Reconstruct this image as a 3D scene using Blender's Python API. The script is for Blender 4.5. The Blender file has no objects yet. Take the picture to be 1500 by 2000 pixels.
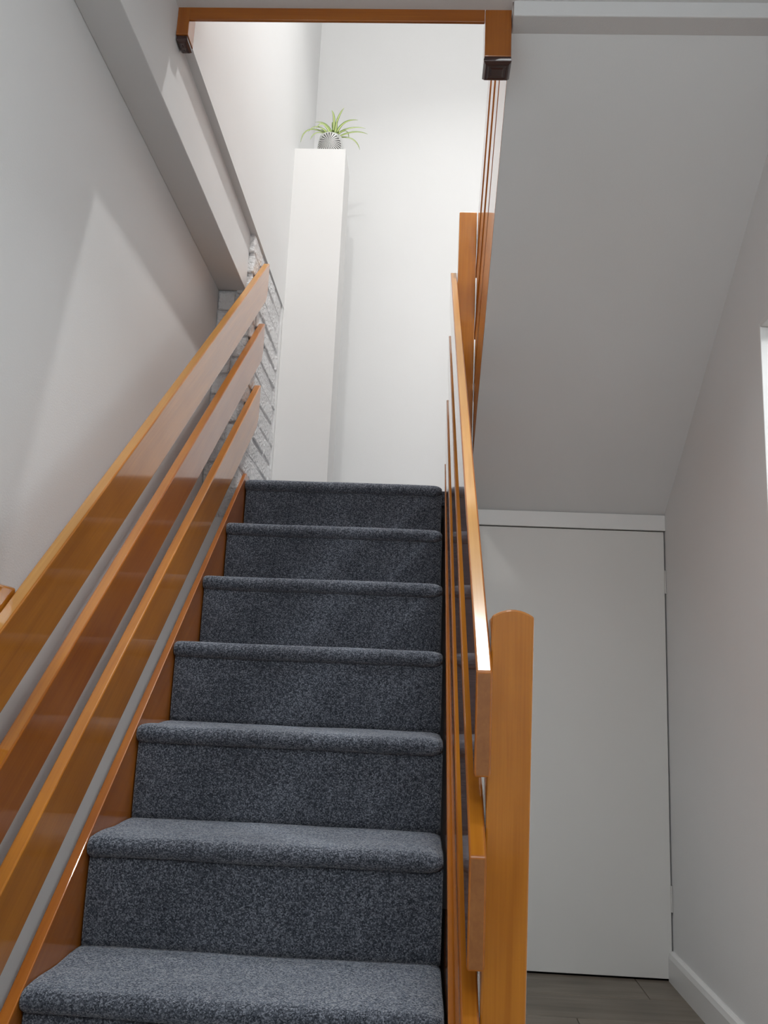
import bpy, bmesh, math, random
from mathutils import Vector, Matrix, noise
random.seed(7)
SC = bpy.context.scene
COL = SC.collection
ZF = 0.87                      # camera height above the hall floor; heights below are given from camera level
def V(x, y, z): return Vector((x, y, z + ZF))

# ------------------------------------------------------------------ camera
F_PX, YAW, PITCH, ROLL = 1716.24, -0.0463, 0.1979, 0.0435
cy, sy, cp, sp = math.cos(YAW), math.sin(YAW), math.cos(PITCH), math.sin(PITCH)
fwd = Vector((sy*cp, cy*cp, sp)); right = Vector((cy, -sy, 0)); up = right.cross(fwd)
r2 = math.cos(ROLL)*right + math.sin(ROLL)*up
u2 = -math.sin(ROLL)*right + math.cos(ROLL)*up
cam_d = bpy.data.cameras.new('camera'); cam = bpy.data.objects.new('camera', cam_d); COL.objects.link(cam)
cam_d.sensor_fit = 'VERTICAL'; cam_d.sensor_height = 24.0; cam_d.lens = F_PX/2000.0*24.0
cam_d.clip_start = 0.01
M = Matrix((r2, u2, -fwd)).transposed().to_4x4(); M.translation = V(0, 0, 0)
cam.matrix_world = M
SC.camera = cam

# ------------------------------------------------------------------ world, lights, exposure
W = bpy.data.worlds.new('world'); SC.world = W; W.use_nodes = True
W.node_tree.nodes['Background'].inputs[0].default_value = (0.9, 0.93, 1.0, 1)
W.node_tree.nodes['Background'].inputs[1].default_value = 0.05
SC.view_settings.view_transform = 'Standard'; SC.view_settings.look = 'None'
SC.view_settings.gamma = 1.0; SC.view_settings.use_curve_mapping = False
SC.view_settings.exposure = 0.0
def lamp(name, kind, loc, power, col=(1, 1, 1), size=0.1, aim=None, spread=180):
    d = bpy.data.lights.new(name, kind); d.energy = power; d.color = col
    if kind == 'AREA': d.shape = 'DISK'; d.size = size; d.spread = math.radians(spread)
    else: d.shadow_soft_size = size
    o = bpy.data.objects.new(name, d); COL.objects.link(o); o.location = V(*loc)
    if aim: o.rotation_euler = (V(*aim) - o.location).to_track_quat('-Z', 'Y').to_euler()
    return o
lamp('stairwell_ceiling_light', 'AREA', (0.24, 2.42, 4.02), 21, (1.0, 0.990, 0.972), 0.12, (0.24, 2.42, -1), 106)
lamp('upper_hall_ceiling_light', 'POINT', (-0.42, 0.2, 3.55), 64, (1.0, 0.990, 0.972), 0.05)
lamp('hall_ceiling_light', 'AREA', (0.17, 1.60, 1.565), 2.4, (0.93, 0.975, 1.0), 0.10, (0.17, 1.60, -1), 105)
lamp('hall_second_ceiling_light', 'AREA', (0.10, 0.20, 1.565), 7.0, (0.93, 0.975, 1.0), 0.2, (0.10, 0.20, -1), 170)
lamp('hall_added_fill', 'POINT', (0.10, -0.8, 1.10), 28, (0.93, 0.975, 1.0), 0.13)  # unseen fill light added to lift the ceiling, soffit and door
lamp('side_room_ceiling_light', 'POINT', (2.0, 1.0, 1.3), 58, (0.95, 0.98, 1.0), 0.1)

# ------------------------------------------------------------------ materials
def nodes(name):
    m = bpy.data.materials.new(name); m.use_nodes = True
    nt = m.node_tree
    return m, nt, nt.nodes['Principled BSDF']
def N(nt, t, **kw):
    n = nt.nodes.new(t)
    for k, v in kw.items(): setattr(n, k, v)
    return n
def paint(name, col, rough=0.6, bump=0.12, scale=260, blotch=0.03):
    m, nt, b = nodes(name)
    tc = N(nt, 'ShaderNodeTexCoord'); no = N(nt, 'ShaderNodeTexNoise'); no.inputs['Scale'].default_value = scale
    no.inputs['Detail'].default_value = 3
    nb = N(nt, 'ShaderNodeTexNoise'); nb.inputs['Scale'].default_value = 2.3; nb.inputs['Detail'].default_value = 4
    nt.links.new(tc.outputs['Object'], no.inputs['Vector']); nt.links.new(tc.outputs['Object'], nb.inputs['Vector'])
    mx = N(nt, 'ShaderNodeMix', data_type='RGBA')
    mx.inputs['A'].default_value = (*[c*(1-blotch) for c in col], 1); mx.inputs['B'].default_value = (*[min(1, c*(1+blotch)) for c in col], 1)
    nt.links.new(nb.outputs['Fac'], mx.inputs['Factor']); nt.links.new(mx.outputs['Result'], b.inputs['Base Color'])
    bp = N(nt, 'ShaderNodeBump'); bp.inputs['Strength'].default_value = min(1.0, bump); bp.inputs['Distance'].default_value = 0.002 if bump < 0.5 else 0.008
    nt.links.new(no.outputs['Fac'], bp.inputs['Height']); nt.links.new(bp.outputs['Normal'], b.inputs['Normal'])
    b.inputs['Roughness'].default_value = rough
    return m
def wood(name, light, dark, rough=0.30, coat=1.0, ringscale=1.0, coatrough=0.07):
    """varnished timber; grain runs along the object's own x axis"""
    m, nt, b = nodes(name)
    tc = N(nt, 'ShaderNodeTexCoord'); oi = N(nt, 'ShaderNodeObjectInfo')
    off = N(nt, 'ShaderNodeVectorMath', operation='SCALE'); off.inputs[0].default_value = (7.3, 3.1, 5.7)
    nt.links.new(oi.outputs['Random'], off.inputs['Scale'])
    ad = N(nt, 'ShaderNodeVectorMath', operation='ADD')
    nt.links.new(tc.outputs['Object'], ad.inputs[0]); nt.links.new(off.outputs[0], ad.inputs[1])
    mp = N(nt, 'ShaderNodeMapping'); mp.inputs['Scale'].default_value = (1.0, 14*ringscale, 14*ringscale)
    nt.links.new(ad.outputs[0], mp.inputs['Vector'])
    n1 = N(nt, 'ShaderNodeTexNoise'); n1.inputs['Scale'].default_value = 1.6; n1.inputs['Detail'].default_value = 5; n1.inputs['Distortion'].default_value = 1.2
    nt.links.new(mp.outputs[0], n1.inputs['Vector'])
    mp2 = N(nt, 'ShaderNodeMapping'); mp2.inputs['Scale'].default_value = (5, 260, 260)
    nt.links.new(ad.outputs[0], mp2.inputs['Vector'])
    n2 = N(nt, 'ShaderNodeTexNoise'); n2.inputs['Scale'].default_value = 1.0; n2.inputs['Detail'].default_value = 3
    nt.links.new(mp2.outputs[0], n2.inputs['Vector'])
    n3 = N(nt, 'ShaderNodeTexNoise'); n3.inputs['Scale'].default_value = 5.0; n3.inputs['Detail'].default_value = 3
    nt.links.new(ad.outputs[0], n3.inputs['Vector'])
    cr = N(nt, 'ShaderNodeValToRGB')
    cr.color_ramp.elements[0].position = 0.30; cr.color_ramp.elements[0].color = (*dark, 1)
    cr.color_ramp.elements[1].position = 0.70; cr.color_ramp.elements[1].color = (*light, 1)
    s1 = N(nt, 'ShaderNodeMath', operation='MULTIPLY_ADD'); s1.inputs[1].default_value = 0.46
    s2 = N(nt, 'ShaderNodeMath', operation='MULTIPLY'); s2.inputs[1].default_value = 0.23
    s3 = N(nt, 'ShaderNodeMath', operation='MULTIPLY_ADD'); s3.inputs[1].default_value = 0.31
    nt.links.new(n2.outputs['Fac'], s2.inputs[0]); nt.links.new(n3.outputs['Fac'], s3.inputs[0]); nt.links.new(s2.outputs[0], s3.inputs[2])
    nt.links.new(n1.outputs['Fac'], s1.inputs[0]); nt.links.new(s3.outputs[0], s1.inputs[2])
    nt.links.new(s1.outputs[0], cr.inputs['Fac']); nt.links.new(cr.outputs[0], b.inputs['Base Color'])
    bp = N(nt, 'ShaderNodeBump'); bp.inputs['Strength'].default_value = 0.05; bp.inputs['Distance'].default_value = 0.001
    nt.links.new(n2.outputs['Fac'], bp.inputs['Height']); nt.links.new(bp.outputs['Normal'], b.inputs['Normal'])
    b.inputs['Roughness'].default_value = rough
    if coat > 0.5: b.inputs['Specular IOR Level'].default_value = 0.15
    b.inputs['Coat Weight'].default_value = coat; b.inputs['Coat Roughness'].default_value = coatrough
    return m
def carpet(name):
    m, nt, b = nodes(name)
    tc = N(nt, 'ShaderNodeTexCoord')
    vo = N(nt, 'ShaderNodeTexVoronoi'); vo.inputs['Scale'].default_value = 470
    no = N(nt, 'ShaderNodeTexNoise'); no.inputs['Scale'].default_value = 720; no.inputs['Detail'].default_value = 2
    nl = N(nt, 'ShaderNodeTexNoise'); nl.inputs['Scale'].default_value = 9; nl.inputs['Detail'].default_value = 4
    for n in (vo, no, nl): nt.links.new(tc.outputs['Object'], n.inputs['Vector'])
    cr = N(nt, 'ShaderNodeValToRGB'); e = cr.color_ramp.elements
    e[0].position = 0.25; e[0].color = (0.022, 0.026, 0.034, 1)
    e[1].position = 0.78; e[1].color = (0.31, 0.34, 0.40, 1)
    k = e.new(0.52); k.color = (0.082, 0.093, 0.115, 1)
    sep = N(nt, 'ShaderNodeSeparateColor'); nt.links.new(vo.outputs['Color'], sep.inputs[0])
    mixf = N(nt, 'ShaderNodeMath', operation='MULTIPLY_ADD'); mixf.inputs[1].default_value = 0.42
    s2 = N(nt, 'ShaderNodeMath', operation='MULTIPLY'); s2.inputs[1].default_value = 0.40
    s3 = N(nt, 'ShaderNodeMath', operation='MULTIPLY_ADD'); s3.inputs[1].default_value = 0.14
    nt.links.new(no.outputs['Fac'], s2.inputs[0]); nt.links.new(nl.outputs['Fac'], s3.inputs[0]); nt.links.new(s2.outputs[0], s3.inputs[2])
    nt.links.new(sep.outputs[0], mixf.inputs[0]); nt.links.new(s3.outputs[0], mixf.inputs[2])
    nt.links.new(mixf.outputs[0], cr.inputs['Fac']); nt.links.new(cr.outputs[0], b.inputs['Base Color'])
    bp = N(nt, 'ShaderNodeBump'); bp.inputs['Strength'].default_value = 0.8; bp.inputs['Distance'].default_value = 0.003
    nt.links.new(no.outputs['Fac'], bp.inputs['Height']); nt.links.new(bp.outputs['Normal'], b.inputs['Normal'])
    b.inputs['Roughness'].default_value = 0.95; b.inputs['Specular IOR Level'].default_value = 0.1
    b.inputs['Sheen Weight'].default_value = 1.0; b.inputs['Sheen Roughness'].default_value = 0.45; 
    sh = N(nt, 'ShaderNodeValToRGB'); q = sh.color_ramp.elements
    q[0].position = 0.28; q[0].color = (0.20, 0.23, 0.28, 1); q[1].position = 0.70; q[1].color = (1.0, 1.0, 1.0, 1)
    k = q.new(0.5); k.color = (0.62, 0.70, 0.83, 1)
    nt.links.new(mixf.outputs[0], sh.inputs['Fac']); nt.links.new(sh.outputs[0], b.inputs['Sheen Tint'])
    return m
def plain(name, col, rough=0.5, metal=0.0, coat=0.0):
    m, nt, b = nodes(name)
    tc = N(nt, 'ShaderNodeTexCoord'); no = N(nt, 'ShaderNodeTexNoise'); no.inputs['Scale'].default_value = 40
    nt.links.new(tc.outputs['Object'], no.inputs['Vector'])
    mx = N(nt, 'ShaderNodeMix', data_type='RGBA')
    mx.inputs['A'].default_value = (*[c*0.92 for c in col], 1); mx.inputs['B'].default_value = (*[min(1, c*1.08) for c in col], 1)
    nt.links.new(no.outputs['Fac'], mx.inputs['Factor']); nt.links.new(mx.outputs['Result'], b.inputs['Base Color'])
    b.inputs['Roughness'].default_value = rough; b.inputs['Metallic'].default_value = metal; b.inputs['Coat Weight'].default_value = coat
    return m

MT = {}
MT['wall'] = paint('white_wall_paint', (0.808, 0.812, 0.812))
MT['ceil'] = paint('white_ceiling_paint', (0.80, 0.80, 0.80), rough=0.75, bump=0.2)
MT['gloss'] = paint('white_gloss_paint', (0.82, 0.82, 0.81), rough=0.32, bump=0.03, scale=60)
MT['door'] = paint('white_door_paint', (0.74, 0.73, 0.705), rough=0.4, bump=0.04, scale=90)
MT['brick'] = paint('white_painted_brick', (0.78, 0.785, 0.79), rough=0.6, bump=1.0, scale=75, blotch=0.10)
MT['mortar'] = paint('white_painted_mortar', (0.74, 0.74, 0.75), rough=0.8, bump=0.8, scale=140, blotch=0.06)
MT['pedestal'] = paint('white_pedestal_paint', (0.76, 0.757, 0.75), rough=0.5, bump=0.03)
MT['wood'] = wood('honey_varnished_wood', (0.57, 0.215, 0.021), (0.32, 0.096, 0.007))
MT['wood_red'] = wood('red_brown_varnished_wood', (0.46, 0.150, 0.015), (0.27, 0.068, 0.005))
MT['wood_pale'] = wood('pale_worn_highlit_wood', (0.62, 0.32, 0.085), (0.42, 0.18, 0.035), coat=0.55, coatrough=0.15)  # handrail tops: worn varnish, with the bright lamp sheen put into the colour
MT['endgrain'] = wood('end_grain_wood', (0.32, 0.125, 0.032), (0.20, 0.065, 0.014), rough=0.5, coat=0.05, ringscale=3.0)
MT['cap'] = plain('dark_stained_cap', (0.045, 0.014, 0.010), rough=0.25, coat=0.5)
MT['carpet'] = carpet('dark_grey_loop_carpet')
MT['plank'] = wood('grey_brown_laminate', (0.25, 0.208, 0.162), (0.075, 0.060, 0.045), rough=0.38, coat=0.0, ringscale=0.8)
MT['sub'] = plain('dark_subfloor', (0.02, 0.018, 0.016), 0.9)
MT['hinge'] = plain('white_painted_steel', (0.62, 0.61, 0.59), 0.4)

# ------------------------------------------------------------------ mesh helpers
def empty(name, loc, label, cat, group=None):
    o = bpy.data.objects.new(name, None); COL.objects.link(o); o.location = V(*loc); o.empty_display_size = 0.05
    o['label'] = label; o['category'] = cat
    if group: o['group'] = group
    return o
def obj(name, verts, faces, mat, parent=None, bevel=0.0, seg=2, grain=None, smooth=False, mats=None, fmat=None):
    """verts as Vectors in world space; 'grain' turns the object's x axis along that direction"""
    bm = bmesh.new()
    vs = [bm.verts.new(v) for v in verts]
    for i, f in enumerate(faces):
        fc = bm.faces.new([vs[k] for k in f])
        if fmat: fc.material_index = fmat[i]
    bmesh.ops.recalc_face_normals(bm, faces=bm.faces)
    if bevel > 0:
        ed = [e for e in bm.edges if len(e.link_faces) == 2 and e.calc_face_angle(0) > 0.5]
        bmesh.ops.bevel(bm, geom=ed, offset=bevel, segments=seg, affect='EDGES', profile=0.5)
    if smooth:
        for f in bm.faces: f.smooth = True
    c = Vector((0, 0, 0))
    for v in bm.verts: c += v.co
    c /= len(bm.verts)
    R = Matrix.Identity(4)
    if grain is not None:
        ax = Vector(grain).normalized(); h = Vector((1, 0, 0)) if abs(ax.x) < 0.8 else Vector((0, 0, 1))
        ay = h.cross(ax).normalized(); az = ax.cross(ay)
        R = Matrix((ax, ay, az)).transposed().to_4x4()
    Mx = Matrix.Translation(c) @ R
    bm.transform(Mx.inverted())
    me = bpy.data.meshes.new(name); bm.to_mesh(me); bm.free()
    for mm in (mats or [mat]): me.materials.append(mm)
    o = bpy.data.objects.new(name, me); COL.objects.link(o)
    if parent:
        o.parent = parent
        pm = Matrix.Translation(parent.location) if parent.type == 'EMPTY' else parent_world(parent)
        o.matrix_basis = pm.inverted() @ Mx
    else: o.matrix_basis = Mx
    return o
def parent_world(o):
    m = o.matrix_basis.copy()
    while o.parent:
        o = o.parent; m = o.matrix_basis @ m
    return m
def box(name, x0, x1, y0, y1, z0, z1, mat, parent=None, **k):
    vs = [V(x, y, z) for z in (z0, z1) for y in (y0, y1) for x in (x0, x1)]
    fs = [(0, 2, 3, 1), (4, 5, 7, 6), (0, 1, 5, 4), (2, 6, 7, 3), (0, 4, 6, 2), (1, 3, 7, 5)]
    return obj(name, vs, fs, mat, parent, **k)
def prism_x(name, poly, xa, xb, mat, parent=None, **k):
    """polygon in (y,z) between two x sides; xa / xb may be functions of (y,z)"""
    fa = xa if callable(xa) else (lambda y, z: xa); fb = xb if callable(xb) else (lambda y, z: xb)
    n = len(poly)
    vs = [V(fa(y, z), y, z) for y, z in poly] + [V(fb(y, z), y, z) for y, z in poly]
    fs = [tuple(range(n))[::-1], tuple(range(n, 2*n))] + [(i, (i+1) % n, n+(i+1) % n, n+i) for i in range(n)]
    return obj(name, vs, fs, mat, parent, **k)
def struct(o, label=None, cat=None):
    o['kind'] = 'structure'
    if label: o['label'] = label
    if cat: o['category'] = cat
    return o
def tag(o, label, cat, group=None):
    o['label'] = label; o['category'] = cat
    if group: o['group'] = group
    return o

# ------------------------------------------------------------------ key dimensions (camera-level heights)
RISE, GO = 0.19, 0.2279
Y0, Z0 = 1.4435, -0.4901          # nosing front of the lowest step in view
XL, XR = -0.595, 0.0613           # inner faces of the two stringers
XA, XB, XC, XK = -0.722, -0.628, -0.604, -0.607   # left wall, bulkhead / brick face, upper left wall
XW = 0.842                        # right wall
YD = 3.06                         # cupboard door plane
YB = 3.88                         # back wall
ZC = 1.574                        # hall ceiling
ZU = 1.76                         # upper floor
ZT = 4.05                         # upper ceiling
ZL = Z0 + 6*RISE + 0.0126         # landing
YN = -2.6                         # wall behind the camera
NOS = lambda y: Z0 + (y - Y0)*RISE/GO

# ------------------------------------------------------------------ the room shell
floor = struct(box('floor', XA, XW, YN, YB, -0.95, -0.879, MT['sub']), 'grey-brown wood-look plank floor of the lower hall', 'floor')
pw = 0.192; y = YD; row = 0
while y > YN:
    ya = max(YN, y - pw)
    xs = 0.17 if ya > 1.15 else XA + 0.002
    cuts = [xs]; x = xs + [0.55, 1.0, 0.3, 0.8][row % 4]
    while x < XW - 0.1: cuts.append(x); x += 1.1
    cuts.append(XW - 0.001)
    for a, b in zip(cuts[:-1], cuts[1:]):
        box('plank', a + 0.0008, b - 0.0008, ya + 0.0008, y - 0.0008, -0.8795, -0.870, MT['plank'], floor, bevel=0.0012, seg=1, grain=(1, 0, 0))
    y -= pw; row += 1

wall_left = struct(box('wall_left', XA - 0.1, XA, YN, 2.755, -0.88, ZU, MT['wall']), 'white plaster wall along the left of the stairs', 'wall')
struct(box('trim_1', XA, XB, YN, 2.752, 1.30, ZU, MT['wall'], bevel=0.002), 'white boxed bulkhead running along the top of the left wall', 'bulkhead')
upl = struct(box('wall_upper_left', XC - 0.3, XC, 1.802, YB, 1.512, ZT, MT['wall']), 'white upper stairwell wall on the left above the bulkhead', 'wall')
box('wall_piece', XC - 0.3, XC, YN, 1.802, ZU, ZT, MT['wall'], upl)
struct(box('wall_landing_left', XB - 0.2, XK + 0.001, 3.33, YB, 0.3, 1.512, MT['wall']), 'white plaster strip beside the landing pedestal', 'wall')
struct(box('wall_back', XC - 0.3, XW + 0.1, YB, YB + 0.1, -0.88, ZT, MT['wall']), 'bright white back wall of the stairwell above the landing', 'wall')
struct(box('wall_front', XA - 0.1, XW + 0.1, YN - 0.1, YN, -0.88, ZT, MT['wall']), 'white wall behind the viewer', 'wall')
struct(box('ceiling_upper', XC - 0.3, XW + 0.1, YN, YB, ZT, ZT + 0.08, MT['ceil']), 'white ceiling over the upper stairwell', 'ceiling')
# right wall with a plain opening
OY0, OY1, OZ = 1.30, 2.154, 0.958
rw = struct(box('wall_right', XW, XW + 0.11, OY1, YB, -0.88, ZT, MT['wall']), 'white wall on the right of the hall', 'wall')
box('wall_piece', XW, XW + 0.11, YN, OY0, -0.88, ZT, MT['wall'], rw)
box('wall_piece', XW, XW + 0.11, OY0, OY1, OZ, ZT, MT['wall'], rw)
d2 = struct(box('door_2', XW - 0.001, XW + 0.125, OY1 - 0.012, OY1 + 0.002, -0.87, OZ, MT['gloss'], bevel=0.002), 'white doorway lining at the right edge of the photo', 'doorway')
box('door_lining', XW - 0.001, XW + 0.125, OY0, OY1 - 0.012, OZ - 0.012, OZ + 0.002, MT['gloss'], d2, bevel=0.002)
box('door_lining', XW - 0.001, XW + 0.125, OY0 - 0.002, OY0 + 0.012, -0.87, OZ, MT['gloss'], d2, bevel=0.002)
# side room behind the opening
sr = struct(box('wall_side_room', 3.0, 3.1, -0.3, 3.2, -0.88, 1.6, MT['wall']), 'white wall of the room beyond the doorway', 'wall')
box('wall_piece', XW + 0.11, 3.1, 3.1, 3.2, -0.88, 1.6, MT['wall'], sr)
box('wall_piece', XW + 0.11, 3.1, -0.3, -0.2, -0.88, 1.6, MT['wall'], sr)
box('ceiling_piece', XW + 0.11, 3.1, -0.3, 3.2, 1.56, 1.66, MT['ceil'], sr)
box('floor_piece', XW, 3.1, -0.3, 3.2, -0.95, -0.87, MT['plank'], sr, grain=(1, 0, 0))

ceil = struct(box('ceiling', XB, 0.166, YN, 1.80, ZC, ZU, MT['ceil']), 'flat grey-white hall ceiling at the top of the photo', 'ceiling')
box('ceiling_piece', 0.166, XW, YN, 1.775, ZC, ZU, MT['ceil'], ceil)
bm_ = struct(box('trim_2', 0.168, XW, 1.772, 1.832, 1.536, ZU, MT['ceil'], bevel=0.003), 'white downstand beam between the ceiling and the sloping soffit', 'beam')
# sloping soffit under the upper flight
SO = (1.536 - 0.634)/(YD - 1.83)
sof = lambda y: 1.536 - (y - 1.83)*SO
XU = lambda y: 0.1573 + (2.828 - y)*0.0098       # left face of the upper flight's boards
struct(prism_x('ceiling_slope', [(1.83, 1.536), (YD + 0.02, sof(YD + 0.02)), (YD + 0.02, sof(YD + 0.02) + 0.05), (1.83, 1.60)], lambda y, z: XU(y) + 0.0008, XW, MT['wall']),
       'large white sloping soffit under the upper stairs', 'soffit')
# wall closing the space under the lower flight, and the wall round the cupboard door
struct(prism_x('wall_understair', [(1.42, -0.87), (YD + 0.03, -0.87), (YD + 0.03, 0.60), (2.9, 0.44), (1.42, NOS(1.42) - 0.24)], 0.1, 0.125, MT['wall']), 'white panel closing the side under the lower stairs', 'wall')
TR = struct(box('trim_3', 0.125, XW, YD - 0.012, YD + 0.03, 0.579, 0.634, MT['gloss'], bevel=0.0015), 'white head board above the cupboard door', 'trim')
dr = struct(box('door_1', 0.127, XW - 0.0045, YD - 0.006, YD + 0.03, -0.864, 0.5755, MT['door'], bevel=0.0015), 'flat white cupboard door under the stairs', 'door')
for zc in (0.40, -0.625):
    vs = []; n = 10
    hg = []
    for zz in (zc - 0.04, zc + 0.04):
        for i in range(n):
            a = 2*math.pi*i/n; vs.append(V(XW - 0.003 + 0.0034*math.cos(a), YD - 0.0075 + 0.0034*math.sin(a), zz))
    fs = [tuple(range(n))[::-1], tuple(range(n, 2*n))] + [(i, (i+1) % n, n+(i+1) % n, n+i) for i in range(n)]
    obj('hinge', vs, fs, MT['hinge'], dr)
struct(box('wall_cupboard', 0.125, XW + 0.02, YD + 0.06, YD + 0.08, -0.87, 0.634, MT['sub']), 'dark cupboard space behind the door', 'wall')
bb = [(XW, -0.87), (XW - 0.017, -0.87), (XW - 0.017, -0.800), (XW - 0.013, -0.786), (XW - 0.005, -0.781), (XW, -0.781)]
vs = [V(x, yy, z) for yy in (OY1 + 0.0, YD - 0.007) for x, z in bb]; n = len(bb)
struct(obj('baseboard_right', vs, [tuple(range(n)), tuple(range(n, 2*n))[::-1]] + [(i, (i+1) % n, n+(i+1) % n, n+i) for i in range(n)], MT['gloss']), 'white skirting board along the right wall', 'skirting')

# ------------------------------------------------------------------ landing and painted brick pier
fl = struct(box('floor_landing', XB, 0.125, Y0 + 6*GO + 0.10, YB, ZL - 0.05, ZL, MT['carpet']), 'dark grey carpeted landing at the top of the lower stairs', 'landing')
box('floor_piece', 0.125, XW, YD + 0.09, YB, ZL - 0.05, ZL, MT['carpet'], fl)
pier = struct(box('wall_pier', XA - 0.05, XK - 0.0045, 2.758, 3.332, -0.2, 1.512, MT['mortar']), 'white painted brick pier beside the top of the stairs', 'brick pier')
BH, BL = 0.0755, 0.212
def lump(name, x0, x1, y0, y1, z0, z1, parent):
    """one uneven painted brick"""
    vs = []
    for z in (z0, z1):
        for y in (y0, y1):
            for x in (x0, x1): vs.append(V(x + random.uniform(-.0025, .0025), y + random.uniform(-.006, .006), z + random.uniform(-.004, .004)))
    return obj(name, vs, [(0, 2, 3, 1), (4, 5, 7, 6), (0, 1, 5, 4), (2, 6, 7, 3), (0, 4, 6, 2), (1, 3, 7, 5)], MT['brick'], parent, bevel=0.006, seg=2)
z = 1.512 - BH; c = 0
while z > ZL - 0.10:
    ys = 2.752; offs = [0.0, -0.11][c % 2]; end = 3.30 + (0.03 if c % 2 else 0.0) + random.uniform(-.012, .012)
    yy = ys + offs
    while yy < end - 0.03:
        a = max(ys, yy); b = min(yy + BL - 0.012, end)
        if b - a > 0.03: lump('brick', XK - 0.05, XK + random.uniform(-.003, .002), a, b, z + 0.006, z + BH - 0.006, pier)
        yy += BL
    z -= BH; c += 1
z = 1.30 - BH; c = 0
while z > -0.1:                                   # the pier's end face under the bulkhead
    for a, b in (((XA + 0.002, XK - 0.055),)):
        lump('brick', a, b, 2.750, 2.78, z + 0.006, z + BH - 0.006, pier)
    z -= BH; c += 1

# ------------------------------------------------------------------ the carpeted lower flight
stairs = empty('staircase', (-0.27, 1.2, -0.87), 'straight flight of stairs in dark grey carpet between varnished stringers', 'staircase')
def loft(name, prof, x0, x1, mat, parent, endr, wob):
    xs = [x0, x0 + 0.004, x0 + 0.012] + [x0 + 0.03 + (x1 - x0 - 0.07)*i/22 for i in range(23)] + [x1 - 0.022, x1 - 0.010, x1 - 0.003, x1]
    n = len(prof); vs = []
    cyp = sum(p[0] for p in prof)/n; czp = sum(p[1] for p in prof)/n
    for x in xs:
        t = max(0.0, 1 - (x1 - x)/0.030); s = endr*(1 - math.sqrt(max(0, 1 - t*t)))
        t2 = max(0.0, 1 - (x - x0)/0.012); s += 0.25*endr*(1 - math.sqrt(max(0, 1 - t2*t2)))
        for j, pj in enumerate(prof):
            yy, zz = pj[0], pj[1]
            w = wob*noise.noise(Vector((x*6, yy*9 + 11.3, zz*9)))
            f = pj[2]
            vs.append(V(x, yy + s*f*pj[3] + w, zz - s*f*pj[4] + w))
    m = len(xs)
    fs = [(i*n + j, i*n + (j+1) % n, (i+1)*n + (j+1) % n, (i+1)*n + j) for i in range(m-1) for j in range(n)]
    fs += [tuple(range(n)), tuple(range((m-1)*n, m*n))[::-1]]
    return obj(name, vs, fs, mat, parent, smooth=True)
NR = 0.019
for i in range(-1, 7):
    yn = Y0 + i*GO; zt = Z0 + i*RISE + 0.0126
    yb = yn + GO + 0.02 if i < 6 else yn + 0.16
    # p = (y, z, weight, dy, dz) ; dy/dz give how the rounded end pulls the surface in
    prof = [(yb, zt - 0.012, 0, 0, 0), (yb, zt, 1, 0, 0.4)]
    for k in range(1, 9): prof.append((yb + (yn + NR - yb)*k/9.0, zt + 0.0015*math.sin(k*1.1), 1, 0, 0.6))
    for k in range(0, 11):
        a = math.pi/2 + math.pi*k/10.0
        prof.append((yn + NR + NR*math.cos(a), zt - NR + NR*math.sin(a), 1, 0.7, 0.9*math.sin(a)))
    prof += [(yn + 0.030, zt - 2*NR, 0, 0, 0), (yn + 0.040, zt - 2*NR + 0.01, 0, 0, 0)]
    loft('tread', prof, XL + 0.001, XR - 0.004, MT['carpet'], stairs, 0.016, 0.0022)
    zb = zt - RISE - 0.004; ztp = zt - 2*NR + 0.008; yr = yn + 0.017
    prof = []
    for k in range(0, 10):
        t = k/9.0; prof.append((yr + 0.0035*math.cos(t*math.pi*1.0)*0.0 - 0.003*math.sin(t*math.pi), zb + (ztp - zb)*t, 1, 0.8, 0))
    prof += [(yr + 0.02, ztp, 0, 0, 0), (yr + 0.02, zb, 0, 0, 0)]
    loft('riser', prof, XL + 0.003, XR - 0.004, MT['carpet'], stairs, 0.012, 0.0016)
SLOPE = Vector((0, 1, RISE/GO))
# left stringer, with its cut and rounded top end
def sl(y): return 0.69 + (y - 2.837)*0.850
lefttop = [(1.05, sl(1.05)), (2.815, sl(2.815)), (2.832, sl(2.832) - 0.002), (2.845, sl(2.832) - 0.006), (2.925, ZL + 0.002), (2.925, ZL - 0.30), (1.60, -0.868), (1.05, -0.868)]
lefttop = [p if p[1] > -0.868 else (p[0], -0.868) for p in lefttop]
prism_x('stringer', lefttop, lambda y, z: XL - 0.0225 + 0.0098*min(1.0, (y - 1.05)/1.76), XL, MT['wood_red'], stairs, bevel=0.002, grain=SLOPE)
# right stringer
def sr_(y): return NOS(y) + 0.015
XRS = lambda y, z: XR + (y - 1.3)*0.0025
rightp = [(1.27, sr_(1.27)), (2.93, sr_(2.93)), (2.95, sr_(2.93)), (2.95, ZL - 0.30), (1.75, -0.868), (1.27, -0.868)]
prism_x('stringer', rightp, XRS, lambda y, z: XRS(y, z) + 0.0225, MT['wood_red'], stairs, bevel=0.002, grain=SLOPE)

struct(prism_x('added_infill', [(1.36, sl(1.36) - 0.100), (2.75, sl(2.75) - 0.100), (2.75, 0.2), (1.75, -0.868), (1.36, -0.868)], XA, XL - 0.0228, MT['wall']), 'added white infill brightening the gap between the left wall and the stair stringer', 'infill')  # added to lighten the dark slot below the lowest left board
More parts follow.
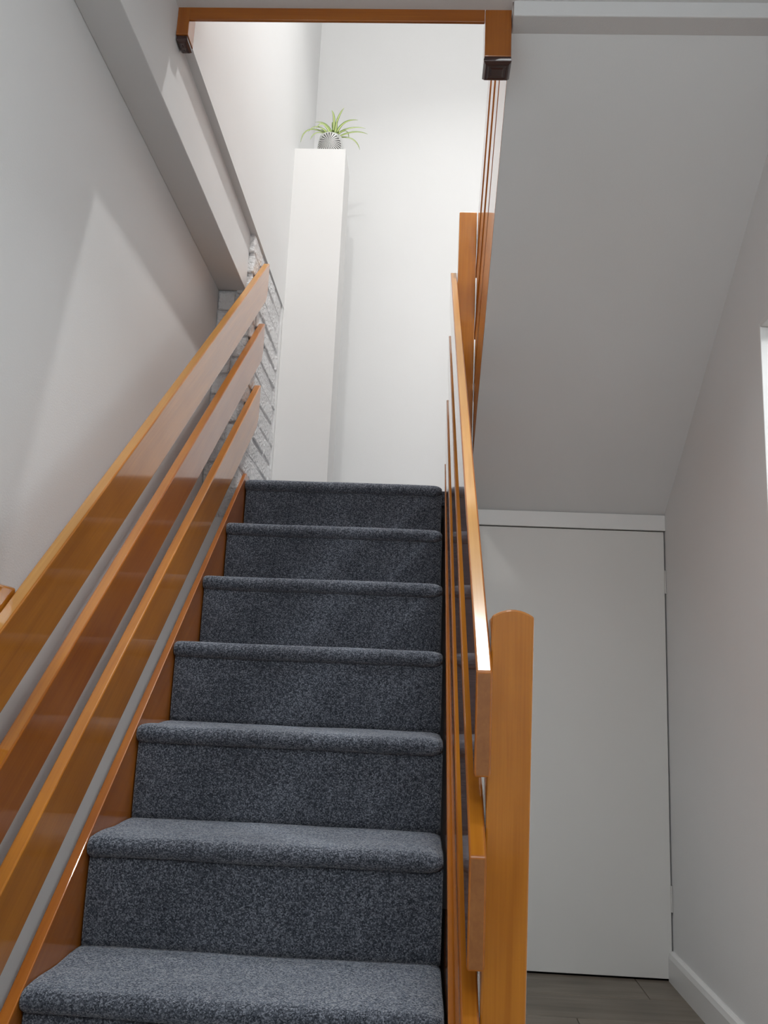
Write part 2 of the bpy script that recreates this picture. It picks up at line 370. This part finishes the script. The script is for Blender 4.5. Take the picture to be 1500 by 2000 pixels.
# ------------------------------------------------------------------ balustrades
def board_poly(ya, yb, ztop, m, h, cut=0.024):
    """sloping board with plumb ends; small chamfer under the upper end"""
    zt = lambda y: ztop + (y - ya)*m
    return [(ya, zt(ya)), (yb - 0.004, zt(yb) - 0.003), (yb, zt(yb) - 0.009), (yb, zt(yb) - h + cut), (yb - cut*0.9, zt(yb - cut*0.9) - h), (ya, zt(ya) - h)]
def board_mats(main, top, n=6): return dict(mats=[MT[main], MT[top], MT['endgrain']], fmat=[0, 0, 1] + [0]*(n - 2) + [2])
def newel(name, x0, x1, y0, y1, z0, z1, lean, mat, parent, dome=0.0, bevel=0.003):
    """square post leaning sideways by 'lean' per metre below its top; domed top"""
    top = []
    k = 9 if dome else 1
    pro = []
    for i in range(k + 1):
        t = i/k; x = x0 + (x1 - x0)*t
        pro.append((x, z1 - dome*(2*t - 1)**2 if dome else z1))
    pro = [(x0 + lean*(z1 - z0)*-1, z0)] + pro + [(x1 + lean*(z1 - z0)*-1, z0)]
    n = len(pro)
    vs = [V(x, yy, z) for yy in (y0, y1) for x, z in pro]
    fs = [tuple(range(n)), tuple(range(n, 2*n))[::-1]] + [(i, (i+1) % n, n+(i+1) % n, n+i) for i in range(n)]
    return obj(name, vs, fs, mat, parent, bevel=bevel, grain=(0, 0, 1))
# left balustrade on the lower flight
bl = empty('balustrade', (-0.63, 1.33, -0.87), 'left balustrade of three sloping varnished boards against the white wall', 'balustrade')
K = 0.97
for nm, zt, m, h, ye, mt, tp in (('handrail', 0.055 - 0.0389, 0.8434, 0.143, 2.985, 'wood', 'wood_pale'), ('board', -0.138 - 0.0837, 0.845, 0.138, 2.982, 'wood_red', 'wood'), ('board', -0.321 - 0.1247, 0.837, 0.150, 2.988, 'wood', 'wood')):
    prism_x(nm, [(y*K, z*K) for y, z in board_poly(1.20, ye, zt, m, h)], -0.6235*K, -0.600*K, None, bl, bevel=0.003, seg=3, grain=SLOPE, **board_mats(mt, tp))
newel('newel_post', -0.667, -0.606, 1.230, 1.292, -0.868, 0.129, 0.0, MT['wood'], bl, dome=0.006)
# right balustrade on the lower flight
br = empty('balustrade', (0.13, 1.29, -0.87), 'right balustrade of three sloping boards between a square newel and the landing post', 'balustrade')
def xin(a, b): return (lambda y, z: a + (b - a)*(y - 1.25)/1.75)
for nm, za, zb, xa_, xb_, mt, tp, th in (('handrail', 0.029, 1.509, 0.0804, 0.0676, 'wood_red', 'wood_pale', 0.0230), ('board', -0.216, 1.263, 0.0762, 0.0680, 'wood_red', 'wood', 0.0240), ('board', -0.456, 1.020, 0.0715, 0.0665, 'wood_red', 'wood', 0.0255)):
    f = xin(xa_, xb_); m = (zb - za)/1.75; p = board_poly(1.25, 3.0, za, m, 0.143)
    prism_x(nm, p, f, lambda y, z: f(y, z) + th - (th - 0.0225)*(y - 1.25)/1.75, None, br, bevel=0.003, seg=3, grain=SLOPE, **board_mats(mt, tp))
newel('newel_post', 0.1045, 0.166, 1.292, 1.354, -0.868, 0.121, 0.012, MT['wood'], br, dome=0.010)
newel('newel_post', 0.0912, 0.1545, 2.90, 2.96, 0.40, 1.697, 0.0, MT['wood'], br, dome=0.002)
# upper balustrade
bu = empty('balustrade', (0.135, 1.83, 1.40), 'upper flight balustrade hanging from the ceiling with a dark-capped post', 'balustrade')
DN = Vector((0, 1, -0.78))
ru = lambda y: 1.62 + 0.78*(2.95 - y)
for nm, dz in (('handrail', 0.0), ('board', -0.237), ('board', -0.474)):
    ya, yb, h = 1.80, 2.962, 0.142
    prism_x(nm, [(ya, ru(ya) + dz), (yb, ru(yb) + dz), (yb, ru(yb) + dz - h), (ya, ru(ya) + dz - h)], lambda y, z: XU(y), lambda y, z: XU(y) + 0.0225, MT['wood_red'], bu, bevel=0.003, grain=DN)
ya, yb = 1.835, 2.98
prism_x('stringer', [(ya, sof(ya) + 0.29), (yb, sof(yb) + 0.27), (yb, sof(yb) + 0.001), (ya, sof(ya) + 0.001)], lambda y, z: XU(y), lambda y, z: XU(y) + 0.0225, MT['wood_red'], bu, bevel=0.002, grain=DN)
newel('newel_post', 0.104, 0.166, 1.800, 1.862, 1.450, ZC + 0.002, 0.0, MT['wood_red'], bu, bevel=0.002)
def cap(parent, x0, x1, y0, y1, zt, h):
    """stepped moulded post cap, narrowing downwards to a sunk square panel"""
    lv = [(0.0, 0.0), (0.0, -0.28), (0.0012, -0.30), (0.0012, -0.62), (-0.004, -0.95), (-0.009, -1.0), (-0.012, -0.93), (-0.016, -0.93), (-0.018, -1.0)]
    vs = []
    for o_, t in lv:
        zz = zt + h*t
        vs += [V(x0 - o_, y0 - o_, zz), V(x1 + o_, y0 - o_, zz), V(x1 + o_, y1 + o_, zz), V(x0 - o_, y1 + o_, zz)]
    n = len(lv); fs = [(0, 1, 2, 3)]
    for i in range(n - 1):
        for k in range(4): fs.append((i*4 + k, i*4 + (k+1) % 4, (i+1)*4 + (k+1) % 4, (i+1)*4 + k))
    fs.append(tuple(range((n-1)*4, n*4)))
    o = obj('post_cap', vs, fs, MT['cap'], parent, bevel=0.0008, seg=1)
    o['label'] = 'dark moulded cap on the post foot'
    return o
cap(bu, 0.104, 0.166, 1.800, 1.862, 1.450, 0.020)
# stairwell edging
fa = empty('stairwell_edging', (-0.25, 1.81, ZC), 'brown timber edge board around the ceiling opening with a short capped wall post', 'edge trim')
box('edge_board', -0.600, 0.1035, 1.800, 1.808, 1.541, ZU, MT['wood_red'], fa, bevel=0.002, grain=(1, 0, 0))
box('wall_post', -0.6275, -0.5985, 1.800, 1.850, 1.500, ZC + 0.002, MT['wood_red'], fa, bevel=0.002, grain=(0, 0, 1))
cap(fa, -0.6245, -0.6005, 1.803, 1.847, 1.500, 0.018)

# ------------------------------------------------------------------ pedestal and plant on the landing
PX0, PX1, PY0, PY1, PZ = -0.6055, -0.386, 3.36, 3.565, 2.247
pe = empty('pedestal', ((PX0 + PX1)/2, (PY0 + PY1)/2, ZL), 'tall narrow white box pedestal carrying the plant on the landing', 'pedestal')
t = 0.012
box('front_panel', PX0, PX1, PY0, PY0 + t, ZL, PZ, MT['pedestal'], pe)
box('side_panel', PX1 - t, PX1, PY0 + t, PY1, ZL, PZ, MT['pedestal'], pe)
box('side_panel', PX0, PX0 + t, PY0 + t, PY1, ZL, PZ, MT['pedestal'], pe)
box('back_panel', PX0 + t, PX1 - t, PY1 - t, PY1, ZL, PZ, MT['pedestal'], pe)
box('top_panel', PX0 + t, PX1 - t, PY0 + t, PY1 - t, PZ - t, PZ, MT['pedestal'], pe)
PC = (-0.466, 3.462)
pl = empty('potted_plant', (PC[0], PC[1], PZ), 'small spider plant in a grey patterned pot on the white pedestal', 'plant')
def potmat():
    m, nt, b = nodes('patterned_pot_glaze')
    tc = N(nt, 'ShaderNodeTexCoord'); sp_ = N(nt, 'ShaderNodeSeparateXYZ'); nt.links.new(tc.outputs['Object'], sp_.inputs[0])
    za = N(nt, 'ShaderNodeMath', operation='ADD'); za.inputs[1].default_value = 0.006; nt.links.new(sp_.outputs['Z'], za.inputs[0])
    at = N(nt, 'ShaderNodeMath', operation='ARCTAN2'); nt.links.new(za.outputs[0], at.inputs[0]); nt.links.new(sp_.outputs['X'], at.inputs[1])
    mu = N(nt, 'ShaderNodeMath', operation='MULTIPLY'); mu.inputs[1].default_value = 26; nt.links.new(at.outputs[0], mu.inputs[0])
    si = N(nt, 'ShaderNodeMath', operation='SINE'); nt.links.new(mu.outputs[0], si.inputs[0])
    gt = N(nt, 'ShaderNodeMath', operation='GREATER_THAN'); gt.inputs[1].default_value = 0.1; nt.links.new(si.outputs[0], gt.inputs[0])
    x2 = N(nt, 'ShaderNodeMath', operation='MULTIPLY'); nt.links.new(sp_.outputs['X'], x2.inputs[0]); nt.links.new(sp_.outputs['X'], x2.inputs[1])
    z2 = N(nt, 'ShaderNodeMath', operation='MULTIPLY'); nt.links.new(za.outputs[0], z2.inputs[0]); nt.links.new(za.outputs[0], z2.inputs[1])
    su = N(nt, 'ShaderNodeMath', operation='ADD'); nt.links.new(x2.outputs[0], su.inputs[0]); nt.links.new(z2.outputs[0], su.inputs[1])
    ins = N(nt, 'ShaderNodeMath', operation='LESS_THAN'); ins.inputs[1].default_value = 0.050**2; nt.links.new(su.outputs[0], ins.inputs[0])
    m1 = N(nt, 'ShaderNodeMix', data_type='RGBA'); m1.inputs['A'].default_value = (0.05, 0.05, 0.05, 1); m1.inputs['B'].default_value = (0.62, 0.62, 0.60, 1)
    nt.links.new(gt.outputs[0], m1.inputs['Factor'])
    m2 = N(nt, 'ShaderNodeMix', data_type='RGBA'); m2.inputs['A'].default_value = (0.52, 0.53, 0.52, 1)
    nt.links.new(ins.outputs[0], m2.inputs['Factor']); nt.links.new(m1.outputs['Result'], m2.inputs['B'])
    nt.links.new(m2.outputs['Result'], b.inputs['Base Color']); b.inputs['Roughness'].default_value = 0.5
    return m
def lathe(name, prof, cx, cy_, z0, mat, parent, n=40):
    vs = []; k = len(prof)
    for r, z in prof:
        for i in range(n):
            a = 2*math.pi*i/n; vs.append(V(cx + r*math.cos(a), cy_ + r*math.sin(a), z0 + z))
    fs = [(j*n + i, j*n + (i+1) % n, (j+1)*n + (i+1) % n, (j+1)*n + i) for j in range(k-1) for i in range(n)]
    fs += [tuple(range(n))[::-1], tuple(range((k-1)*n, k*n))]
    return obj(name, vs, fs, mat, parent, smooth=True)
POT = [(0.050, 0.0), (0.056, 0.004), (0.058, 0.03), (0.0575, 0.065), (0.055, 0.090), (0.0505, 0.112), (0.0495, 0.118), (0.0465, 0.118), (0.046, 0.106)]
lathe('pot', POT, PC[0], PC[1], PZ, potmat(), pl)
lathe('soil', [(0.0455, 0.098), (0.0455, 0.107), (0.02, 0.111)], PC[0], PC[1], PZ, plain('potting_soil', (0.05, 0.035, 0.025), 0.95), pl)
def leafmat():
    m, nt, b = nodes('variegated_leaf')
    at = N(nt, 'ShaderNodeAttribute'); at.attribute_name = 'across'
    cr = N(nt, 'ShaderNodeValToRGB'); e = cr.color_ramp.elements
    e[0].position = 0.0; e[0].color = (0.56, 0.62, 0.24, 1); e[1].position = 1.0; e[1].color = (0.13, 0.22, 0.055, 1)
    k = e.new(0.35); k.color = (0.48, 0.56, 0.18, 1); k = e.new(0.55); k.color = (0.17, 0.27, 0.07, 1)
    nt.links.new(at.outputs['Fac'], cr.inputs['Fac']); nt.links.new(cr.outputs[0], b.inputs['Base Color'])
    b.inputs['Roughness'].default_value = 0.4; b.inputs['Subsurface Weight'].default_value = 0.0
    return m
LM = leafmat()
SX = 0.00226/7.5
def leaf(p0, p1, p2, dy, w):
    """strap leaf from three points in the plant's front plane; dy bends it towards or away from the viewer"""
    n = 14; P = []
    for i in range(n + 1):
        t = i/n; f0, f1, f2 = (1-t)**2, 2*t*(1-t), t*t
        u = f0*p0[0] + f1*p1[0] + f2*p2[0]; v = f0*p0[1] + f1*p1[1] + f2*p2[1]
        P.append(Vector((-0.595 + (u - 290)*SX, PC[1] + dy*t**1.3, 2.386 - (v - 620)*SX + ZF)))
    vs = []; across = []
    for i, p in enumerate(P):
        t = i/n; tg = (P[min(n, i+1)] - P[max(0, i-1)]).normalized()
        side = tg.cross(Vector((0, -1, 0.35))).normalized(); nor = side.cross(tg).normalized()
        ww = w*(0.55 + 0.45*math.sin(math.pi*min(1, t*1.5 + 0.1)) if t < 0.5 else 1.0)*(1 - t**2.4)**0.8 + 0.0003
        for q in (-1, -0.5, 0, 0.5, 1):
            vs.append(p + side*ww*q + nor*(abs(q)*ww*0.45)); across.append(abs(q))
        for q in (-1, -0.5, 0, 0.5, 1):
            vs.append(p + side*ww*q + nor*(abs(q)*ww*0.45 - 0.0006)); across.append(abs(q))
    fs = []
    for i in range(n):
        a, b = i*10, (i+1)*10
        for q in range(4): fs.append((a+q, a+q+1, b+q+1, b+q)); fs.append((a+5+q+1, a+5+q, b+5+q, b+5+q+1))
        fs.append((a, b, b+5, a+5)); fs.append((a+4, a+9, b+9, b+4))
    fs.append((0, 5, 6, 7, 8, 9, 4, 3, 2, 1)); k = n*10; fs.append((k, k+1, k+2, k+3, k+4, k+9, k+8, k+7, k+6, k+5))
    o = obj('leaf', vs, fs, LM, pl, smooth=True)
    al = o.data.attributes.new('across', 'FLOAT', 'POINT')
    for i, a in enumerate(across): al.data[i].value = a
    return o
for a in [((735, 640), (660, 380), (455, 375), 0.02, 0.0050), ((742, 640), (775, 330), (705, 240), -0.01, 0.0062), ((765, 640), (770, 360), (888, 170), 0.0, 0.0060),
          ((785, 640), (860, 370), (1110, 425), -0.02, 0.0066), ((790, 640), (940, 440), (1210, 440), 0.03, 0.0050), ((800, 680), (1040, 530), (1260, 650), -0.02, 0.0050),
          ((800, 680), (1080, 590), (1140, 795), 0.03, 0.0040), ((720, 640), (590, 360), (508, 590), -0.03, 0.0062), ((715, 650), (500, 420), (402, 685), -0.045, 0.0046),
          ((715, 660), (490, 540), (440, 820), -0.05, 0.0042), ((710, 640), (310, 420), (292, 825), -0.03, 0.0044), ((720, 660), (560, 540), (580, 690), -0.055, 0.0048),
          ((755, 640), (745, 480), (715, 390), 0.01, 0.0075), ((775, 640), (790, 500), (790, 400), -0.01, 0.0070), ((770, 650), (850, 560), (875, 770), -0.065, 0.0050),
          ((760, 650), (740, 560), (745, 690), -0.058, 0.0050), ((790, 650), (960, 420), (960, 560), 0.05, 0.0040)]:
    leaf(*a)
